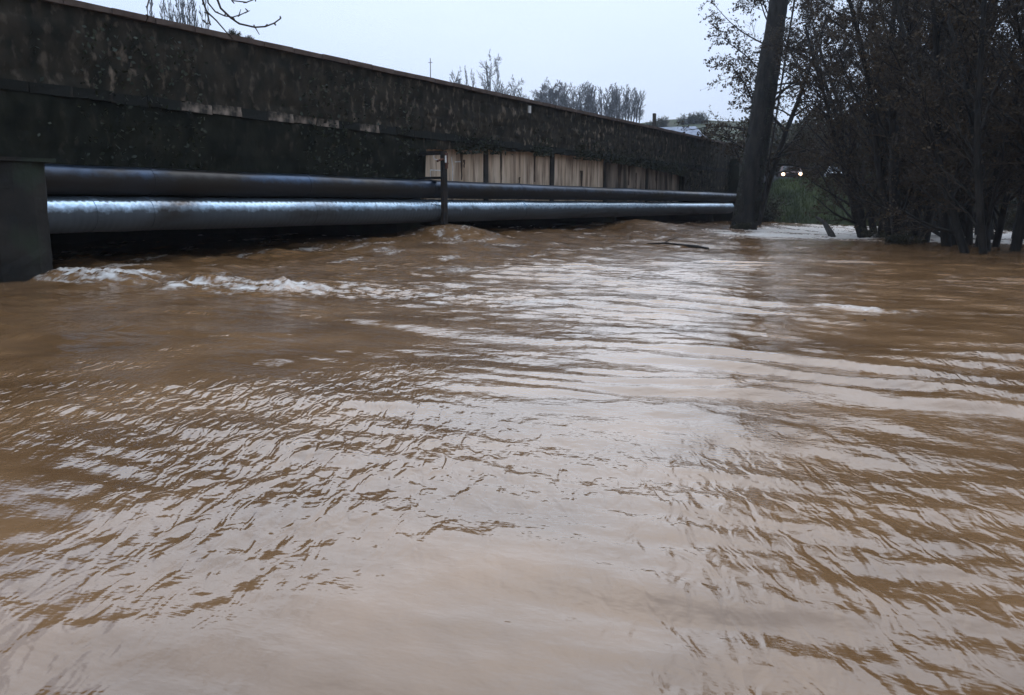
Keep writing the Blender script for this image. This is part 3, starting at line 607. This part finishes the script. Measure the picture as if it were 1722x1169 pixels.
# ------------------------------------------------------------------ bushes of the far bank
PB = dict(k=[5, 4, 2], wob=[0.12, 0.2, 0.25], up=[-0.02, -0.03, 0.0], tap=0.3, n=[12, 7], lo=[0.15, 0.1], ang=[40, 45], len=[0.55, 0.5], fall=[0.4, 0.3], rr=[0.5, 0.55], rmin=0.008)
def bush_stems(n_, seed, ln):
    rng = random.Random(seed); st = []
    for i in range(n_):
        a = rng.uniform(0, 6.283); t_ = rng.uniform(0.1, 1.1); st.append(((0.3 * math.cos(a), 0.3 * math.sin(a), -0.2), (t_ * math.cos(a), t_ * math.sin(a), 1), ln * rng.uniform(0.6, 1.1), 0.03))
    return st
bushes = [tree_meshes(bush_stems(16, 51 + i, 2.4), PB, 51 + i, 1, 4500, 0.075) for i in range(3)]
def bush(x_, y_, scl, i, lb, grp='brush along the far bank', mm='bramble'):
    place_tree('bush', bushes[i % 3], (x_, y_, max(gz(x_, y_), -0.4) - 0.05), i * 2.1, scl, lb, 'bush', grp, ('bark', 'twig', mm), ('stems', 'twigs', 'leaves'))
rng = random.Random(9); i = 0
for (sa, na, scl) in [(50.5, -3.0, 1.3), (49.0, -1.5, 1.1), (48.6, 1.0, 0.9), (50.2, 9.0, 0.9), (49.5, 12.0, 1.1), (50.5, 14.5, 1.4), (49.0, 17.0, 1.2), (51.5, 19.5, 1.6), (49.5, 22.5, 1.3), (52, 25, 1.7), (50, 28, 1.5), (48, 31, 1.4), (53, 31, 1.9), (50, 35, 1.6), (47.5, 25.5, 1.2), (46.8, 20, 1.0), (47, 36, 1.4), (53, 15, 1.7), (54, 22, 2.0), (54, 37, 2.2), (41, 20, 1.5), (43, 15, 1.3), (43, 23, 1.7), (45, 28, 1.8), (39, 27, 1.5)]:
    p = Wp(sa, na); bush(p[0], p[1], scl, i, 'dark tangled bush in the thicket lining the far bank'); i += 1
for (x_, y_, scl) in [(27.5, 92, 2.2), (33, 90, 2.6), (39, 88, 2.8), (22, 96, 2.2), (45, 86, 3.0), (52, 82, 3.0), (30, 100, 2.6), (36, 98, 2.8), (18, 90, 1.8), (24.5, 84, 1.6), (15.5, 84, 1.5)]:
    bush(x_, y_, scl, i, 'large dark thicket bush behind the road and cars', 'thicket behind the road'); i += 1
for (x_, y_, scl, lb) in [(22.5, 78, 2.0, 'reddish-brown bush right behind the car with lit headlights'), (26, 77, 1.8, 'reddish-brown bush behind the white car'), (29.5, 76, 2.1, 'reddish-brown bush right of the white car')]:
    bush(x_, y_, scl, i, lb, 'rusty bushes behind the cars', 'rustleaf'); i += 1
# grass on the far bank
rs = np.random.RandomState(15); n = 26000; s_ = rs.uniform(46.8, 56, n); n_ = rs.uniform(-2, 26, n)
xw = P0[0] + s_ * U[0] + n_ * N[0]; yw = P0[1] + s_ * U[1] + n_ * N[1]; zw = ground_z(xw, yw); kp = zw > 0.05; xw, yw, zw = xw[kp], yw[kp], zw[kp]; n = len(xw)
ang = rs.rand(n) * 6.283; hh = rs.uniform(0.12, 0.4, n); wd_ = 0.03
a = np.stack([xw + wd_ * np.cos(ang), yw + wd_ * np.sin(ang), zw - 0.03], 1); b6 = np.stack([xw - wd_ * np.cos(ang), yw - wd_ * np.sin(ang), zw - 0.03], 1); c = np.stack([xw + rs.normal(0, 0.1, n), yw + rs.normal(0, 0.1, n), zw + hh], 1)
V = np.stack([a, b6, c], 1).reshape(-1, 3); gr = link('bank_grass', np_mesh('bank_grass', V, np.arange(3 * n).reshape(-1, 3)), M['blade']); tag(gr, 'rough green grass on the sloping far bank', 'grass', kind='stuff')

# ------------------------------------------------------------------ road beyond the bridge, cars
pts = [(46.9, -4, 4.21), (50, -4, 4.0), (55, -3.2, 3.35), (62, -1.2, 2.98), (72, 1.5, 2.98), (95, 6, 4.5)]
V = []; 
for i, (a, b7, z) in enumerate(pts):
    for e in (-3.6, 3.6):
        x_, y_, _ = Wp(a, b7 + e); V.append((x_, y_, max(z, gz(x_, y_) + 0.05)))
V2 = [(a, b7, z - 0.8) for a, b7, z in V]; nV = len(V); F = [(2 * i, 2 * i + 1, 2 * i + 3, 2 * i + 2) for i in range(len(pts) - 1)] + [(2 * i + 1, nV + 2 * i + 1, nV + 2 * i + 3, 2 * i + 3) for i in range(len(pts) - 1)] + [(nV + 2 * i, 2 * i, 2 * i + 2, nV + 2 * i + 2) for i in range(len(pts) - 1)]
tag(link('road', np_mesh('road', V + V2, F), M['asphalt']), kind='structure')
def car(loc, rz, paint, lit, label):
    c = empty('parked_car' if not lit else 'car', loc, rz); tag(c, label, 'car', 'cars on the far bank road')   # front faces local -y
    prof = [(-2.05, 0.35), (-2.08, 0.62), (-1.95, 0.80), (-0.95, 0.95), (-0.35, 1.40), (0.95, 1.42), (1.65, 0.98), (2.02, 0.92), (2.05, 0.35)]
    V = []; F = []; n = len(prof); secs = [(-0.80, 0.93), (-0.84, 1.0), (0.84, 1.0), (0.80, 0.93)]
    xs = [-0.80, -0.83, -0.55, 0.55, 0.83, 0.80]
    for j, x_ in enumerate((-0.83, -0.70, 0.70, 0.83)):
        for (y_, z) in prof:
            xx = x_ * (0.82 if z > 1.2 else 1.0); V.append((xx, y_, z - (0.05 if abs(x_) > 0.8 else 0)))
    for j in range(3):
        for i in range(n - 1): F.append((j * n + i, (j + 1) * n + i, (j + 1) * n + i + 1, j * n + i + 1))
        F.append((j * n + n - 1, (j + 1) * n + n - 1, (j + 1) * n, j * n))
    me_ = bpy.data.meshes.new('body'); me_.from_pydata(V, [], F + [tuple(range(n)), tuple(3 * n + i for i in reversed(range(n)))]); me_.update(); link('body', me_, paint, c)
    q = MB(); q.v = [(-0.66, -0.93, 0.985), (0.66, -0.93, 0.985), (0.54, -0.40, 1.385), (-0.54, -0.40, 1.385)]; q.v += [(a, b8 + 0.03, z - 0.03) for a, b8, z in q.v]; q.f = [(0, 1, 2, 3), (7, 6, 5, 4), (0, 4, 5, 1), (1, 5, 6, 2), (2, 6, 7, 3), (3, 7, 4, 0)]
    q.v = [(a, b8 - 0.02, z + 0.02) for a, b8, z in q.v]; q.build('windscreen', M['glass'], c)
    for sx in (-1, 1):
        q = MB(); q.prism([(0, 0), (0, 0)], 0, 0) if False else None
        q.v = [(sx * 0.80, -0.55, 0.98), (sx * 0.80, 1.35, 0.98), (sx * 0.70, 0.9, 1.34), (sx * 0.70, -0.25, 1.34)]; q.v += [(a - sx * 0.04, b8, z) for a, b8, z in q.v]; q.f = [(0, 1, 2, 3), (7, 6, 5, 4), (0, 4, 5, 1), (1, 5, 6, 2), (2, 6, 7, 3), (3, 7, 4, 0)]; q.build('side_window', M['glass'], c)
        q = MB(); q.tube([(sx * 0.64, -2.02, 0.68), (sx * 0.64, -2.10, 0.68)], [0.13, 0.115], 12); q.build('headlight', M['lamp'] if lit else M['glass'], c)
        for yy in (-1.3, 1.3):
            q = MB(); q.tube([(sx * 0.66, yy, 0.31), (sx * 0.86, yy, 0.31)], 0.31, 16); wl = q.build('wheel', M['rubber'], c)
            q = MB(); q.tube([(sx * 0.85, yy, 0.31), (sx * 0.875, yy, 0.31)], 0.19, 12); q.build('rim', M['chrome'], wl)
    q = MB(); q.box(-0.78, 0.78, -2.13, -2.04, 0.36, 0.50); q.build('bumper', M['rubber'], c)
    q = MB(); q.box(-0.42, 0.42, -2.095, -2.05, 0.58, 0.74); q.build('grille', M['rubber'], c)
    return c
car((22.15, 70.0, 2.98), R(-14), M['carred'], True, 'dark red car with both headlights lit, seen between the trees')
car((26.3, 71.0, 2.98), R(-24), M['carwhite'], False, 'white car half hidden by bushes, right of the lit headlights')
# ------------------------------------------------------------------ house beyond the bridge
hx, hy = 17.4, 92.0; hz = gz(hx, hy); hs = empty('house', (hx, hy, hz), R(-20)); tag(hs, 'house with blue-grey slate roof peeping over the far parapet', 'house')
zt = 9.3 - hz; ze = zt - 2.0
q = MB(); q.box(-2.0, 3.4, -3, 3, -1, ze); q.build('wall', M['render_wall'], hs)
q = MB(); q.v = [(-2.3, -3.35, ze - 0.1), (3.7, -3.35, ze - 0.1), (3.7, 3.35, ze - 0.1), (-2.3, 3.35, ze - 0.1), (-2.3, 0, zt), (1.6, 0, zt)]
q.f = [(0, 1, 5, 4), (2, 3, 4, 5), (1, 2, 5), (3, 0, 4), (3, 2, 1, 0)]; rf = q.build('roof', M['slate'], hs)
for k in range(12):
    f_ = (k + 0.5) / 12; y_ = -3.35 + 3.35 * f_; z_ = ze - 0.1 + (zt - ze + 0.1) * f_; xr = 3.7 - 2.1 * f_
    q = MB(); q.box(-2.3, xr, y_ - 0.16, y_ + 0.12, z_ - 0.01, z_ + 0.035); q.v = [(a, b8, c_ + 0.6 * (b8 - y_)) for a, b8, c_ in q.v]; q.build('slate_course', M['slate'], rf)
for k in range(3):
    q = MB(); q.box(-1.6 + 1.7 * k, -0.7 + 1.7 * k, -3.06, -2.95, ze - 2.2, ze - 0.8); wn_ = q.build('window', M['paint'], hs); q = MB(); q.box(-1.5 + 1.7 * k, -0.8 + 1.7 * k, -3.09, -3.04, ze - 2.1, ze - 0.9); q.build('pane', M['glass'], wn_)

# ------------------------------------------------------------------ far trees on the hill
PF = dict(k=[7, 4, 3, 2], wob=[0.05, 0.10, 0.15, 0.2], up=[0.01, 0.05, 0.02, 0.0], tap=0.2, n=[20, 9, 6], lo=[0.2, 0.2, 0.1], ang=[38, 36, 38], len=[0.42, 0.45, 0.5], fall=[0.5, 0.4, 0.3], rr=[0.4, 0.5, 0.5], rmin=0.034)
PC = dict(PF); PC['ang'] = [22, 26, 30]; PC['len'] = [0.34, 0.4, 0.5]; PC['n'] = [28, 9, 6]; PC['lo'] = [0.1, 0.2, 0.1]
fars = [tree_meshes([((0, 0, -0.5), (0, 0, 1), 9.0, 0.17)], PF, 61, 1), tree_meshes([((0, 0, -0.5), (0.05, 0, 1), 8, 0.15), ((0.3, 0, -0.5), (-0.15, 0.1, 1), 7.5, 0.13)], PF, 62, 1), tree_meshes([((0, 0, -0.5), (0, 0, 1), 9.5, 0.16)], PC, 63, 1), tree_meshes([((0, 0, -0.5), (0.02, 0, 1), 9.5, 0.14)], PC, 64, 1)]
def elev(x_, y_):
    a = (x_ - 861) / 1450; b5 = (584.5 - y_) / 1450; p = R(9.379); fy = math.cos(p) + b5 * math.sin(p); return a / fy, (-math.sin(p) + b5 * math.cos(p)) / fy
def far_tree(xp, ytop, dist, k, label, grp, wx=1.0):
    tx, tz = elev(xp, ytop); x_ = tx * dist; z0 = gz(x_, dist); zt = EYE + tz * dist; h = zt - z0
    sc_ = h / 9.4
    place_tree('far_tree', fars[k], (x_, dist, z0), xp * 1.3, (sc_ * wx, sc_ * wx, sc_), label, 'tree', grp, ('farbark', 'farbark', None))
rng = random.Random(17)
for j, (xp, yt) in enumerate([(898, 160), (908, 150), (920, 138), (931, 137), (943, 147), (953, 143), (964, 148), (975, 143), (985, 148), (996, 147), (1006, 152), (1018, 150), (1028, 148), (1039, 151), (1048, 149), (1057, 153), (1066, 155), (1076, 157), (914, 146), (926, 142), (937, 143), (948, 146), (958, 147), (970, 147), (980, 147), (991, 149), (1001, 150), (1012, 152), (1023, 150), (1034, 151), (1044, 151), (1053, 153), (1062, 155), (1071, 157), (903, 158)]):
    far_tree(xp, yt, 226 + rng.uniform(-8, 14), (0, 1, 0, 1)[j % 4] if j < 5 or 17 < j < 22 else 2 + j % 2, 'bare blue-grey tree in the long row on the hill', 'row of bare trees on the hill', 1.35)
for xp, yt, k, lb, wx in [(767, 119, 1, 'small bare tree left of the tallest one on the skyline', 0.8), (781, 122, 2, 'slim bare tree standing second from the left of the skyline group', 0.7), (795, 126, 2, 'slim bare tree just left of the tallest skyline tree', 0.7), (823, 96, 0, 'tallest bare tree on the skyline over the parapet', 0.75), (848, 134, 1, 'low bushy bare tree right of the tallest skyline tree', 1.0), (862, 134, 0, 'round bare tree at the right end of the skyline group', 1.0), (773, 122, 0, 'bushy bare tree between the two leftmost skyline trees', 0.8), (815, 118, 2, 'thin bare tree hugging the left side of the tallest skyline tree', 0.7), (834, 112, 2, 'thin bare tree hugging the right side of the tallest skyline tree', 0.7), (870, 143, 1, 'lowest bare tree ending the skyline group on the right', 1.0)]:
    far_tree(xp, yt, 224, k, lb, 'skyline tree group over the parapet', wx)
ORD = ['leftmost', 'second from left', 'third from left', 'fourth from left', 'middle', 'fourth from right', 'third from right', 'second from right', 'rightmost']
for j, (xp, yt) in enumerate([(262, 10), (276, 16), (283, 13), (294, 12), (305, 10), (312, 14), (322, 12), (330, 18), (338, 24)]):
    far_tree(xp, yt, 128, 2 + xp % 2, 'slim pale poplar above the near parapet, ' + ORD[j] + ' of nine', 'pale poplars above the near parapet', 0.42)
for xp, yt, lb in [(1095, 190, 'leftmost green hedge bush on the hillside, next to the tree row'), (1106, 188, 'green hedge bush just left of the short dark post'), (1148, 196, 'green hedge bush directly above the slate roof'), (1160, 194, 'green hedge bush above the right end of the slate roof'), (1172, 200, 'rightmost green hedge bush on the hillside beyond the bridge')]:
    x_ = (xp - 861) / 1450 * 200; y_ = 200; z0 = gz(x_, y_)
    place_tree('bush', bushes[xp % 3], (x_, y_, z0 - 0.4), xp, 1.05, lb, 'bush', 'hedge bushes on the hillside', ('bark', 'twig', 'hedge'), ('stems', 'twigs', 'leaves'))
# thin mast
mx_ = (729 - 861) / 1450 * 200; mz = gz(mx_, 200); ms = empty('telegraph_pole', (mx_, 200, mz)); tag(ms, 'thin lone pole on the skyline above the parapet', 'pole')
q = MB(); q.tube([(0, 0, -0.5), (0, 0, 33.6 - mz)], [0.13, 0.08], 8); q.build('shaft', M['wood'], ms); q = MB(); q.box(-0.45, 0.45, -0.05, 0.05, 32.6 - mz, 32.7 - mz); q.build('crossarm', M['wood'], ms)

# ------------------------------------------------------------------ drift in the water
def log(name, label, pts, rads, sub=None):
    q = MB(); o = None; x_, y_ = pts[0][0], pts[0][1]
    q.tube([(a - x_, b8 - y_, c_) for a, b8, c_ in pts], rads, 7); o = q.build(name, M['bark']); o.location = (x_, y_, 0); tag(o, label, 'log'); return o
zf = lambda a, b8: wz(a, b8)
log('floating_branch', 'long dark branch floating in mid river', [(4.3, 27.5, zf(4.3, 27.5) + .02), (4.75, 27.0, zf(4.75, 27) + .05), (5.1, 26.6, zf(5.1, 26.6) + .03), (5.5, 26.0, zf(5.5, 26) + .06), (5.75, 25.4, zf(5.75, 25.4) + .02)], [0.02, 0.03, 0.03, 0.055, 0.03])
q = MB(); q.tube([(4.75, 27.0, zf(4.75, 27) + .05), (4.9, 26.95, zf(4.75, 27) + .16), (5.15, 26.9, zf(4.75, 27) + .22)], [0.02, 0.014, 0.008], 5); fb_ = bpy.data.objects['floating_branch']; q.v = [(a - 4.3, b8 - 27.5, c_) for a, b8, c_ in q.v]; q.build('side_twig', M['bark'], fb_)
log('fallen_log', 'dark fallen log sloping into the flood at the far bank', [(14.3, 41.0, 0.75), (13.9, 38.8, 0.55), (13.4, 36.6, 0.15), (13.1, 35.2, -0.25)], [0.05, 0.10, 0.14, 0.16])
log('broken_stump', 'thin dark stake sticking up left of the thick trunk', [(10.9, 42.0, -0.5), (10.75, 42.0, 0.2), (10.6, 42.0, 0.62)], [0.10, 0.09, 0.06])

for (x_, y_, scl, lb) in [(11.0, 41.4, 0.16, 'small tangle of twigs caught at the foot of the thick trunk'), (14.2, 34.2, 0.18, 'low tangle of flood debris at the foot of the leftmost alder'), (13.0, 28.9, 0.2, 'flood debris caught against the slanting alder stems')]:
    place_tree('flood_debris', bushes[int(x_) % 3], (x_, y_, wz(x_, y_) - 0.05), x_, (scl * 1.5, scl * 1.5, scl), lb, 'debris', 'flood debris', ('bark', 'twig', 'bramble'), ('stems', 'twigs', 'leaves'))
for s_, lb in [(5.0, 'larger weed tuft sprouting on the coping under the hanging twigs'), (5.45, 'smaller weed tuft on the coping, right of the larger one')]:
    p = Wp(s_, -0.2, 5.03); place_tree('weed_tuft', bushes[0], p, s_, 0.075 if s_ < 5.2 else 0.05, lb, 'weed', 'weeds on the coping', ('bark', 'twig', 'bramble'), ('stems', 'twigs', 'leaves'))
rg2 = random.Random(77)
for (x_, y_, lb) in [(4.05, 5.35, 'dark drifting leaf near the right edge of the water'), (4.0, 9.7, 'dark speck of drift below the small breaking wave')]:
    q = MB(); n_ = 7
    q.v = [(0.03 * math.cos(6.283 * k / n_) * rg2.uniform(0.6, 1.2), 0.018 * math.sin(6.283 * k / n_), 0.004 * rg2.uniform(-1, 1)) for k in range(n_)] + [(0, 0, 0.012)]
    q.f = [(k, (k + 1) % n_, n_) for k in range(n_)]
    o = q.build('drifting_leaf', M['bark']); o.location = (x_, y_, wz(x_, y_) + 0.004); o.rotation_euler = (0, 0, rg2.uniform(0, 6)); tag(o, lb, 'leaf', 'drifting leaves')

# ------------------------------------------------------------------ damp air
q = MB(); q.box(-700, 900, -60, 420, -3.2, 52); hz_ = q.build('haze', None); tag(hz_, kind='stuff')
hm = bpy.data.materials.new('damp_air'); hm.use_nodes = True; ht = hm.node_tree; ht.nodes.clear()
ho = ht.nodes.new('ShaderNodeOutputMaterial'); hv = ht.nodes.new('ShaderNodeVolumePrincipled'); hv.inputs['Color'].default_value = (0.80, 0.88, 1.0, 1); hv.inputs['Density'].default_value = 0.00035; hv.inputs['Anisotropy'].default_value = 0.3
ht.links.new(hv.outputs[0], ho.inputs['Volume']); hz_.data.materials.append(hm)
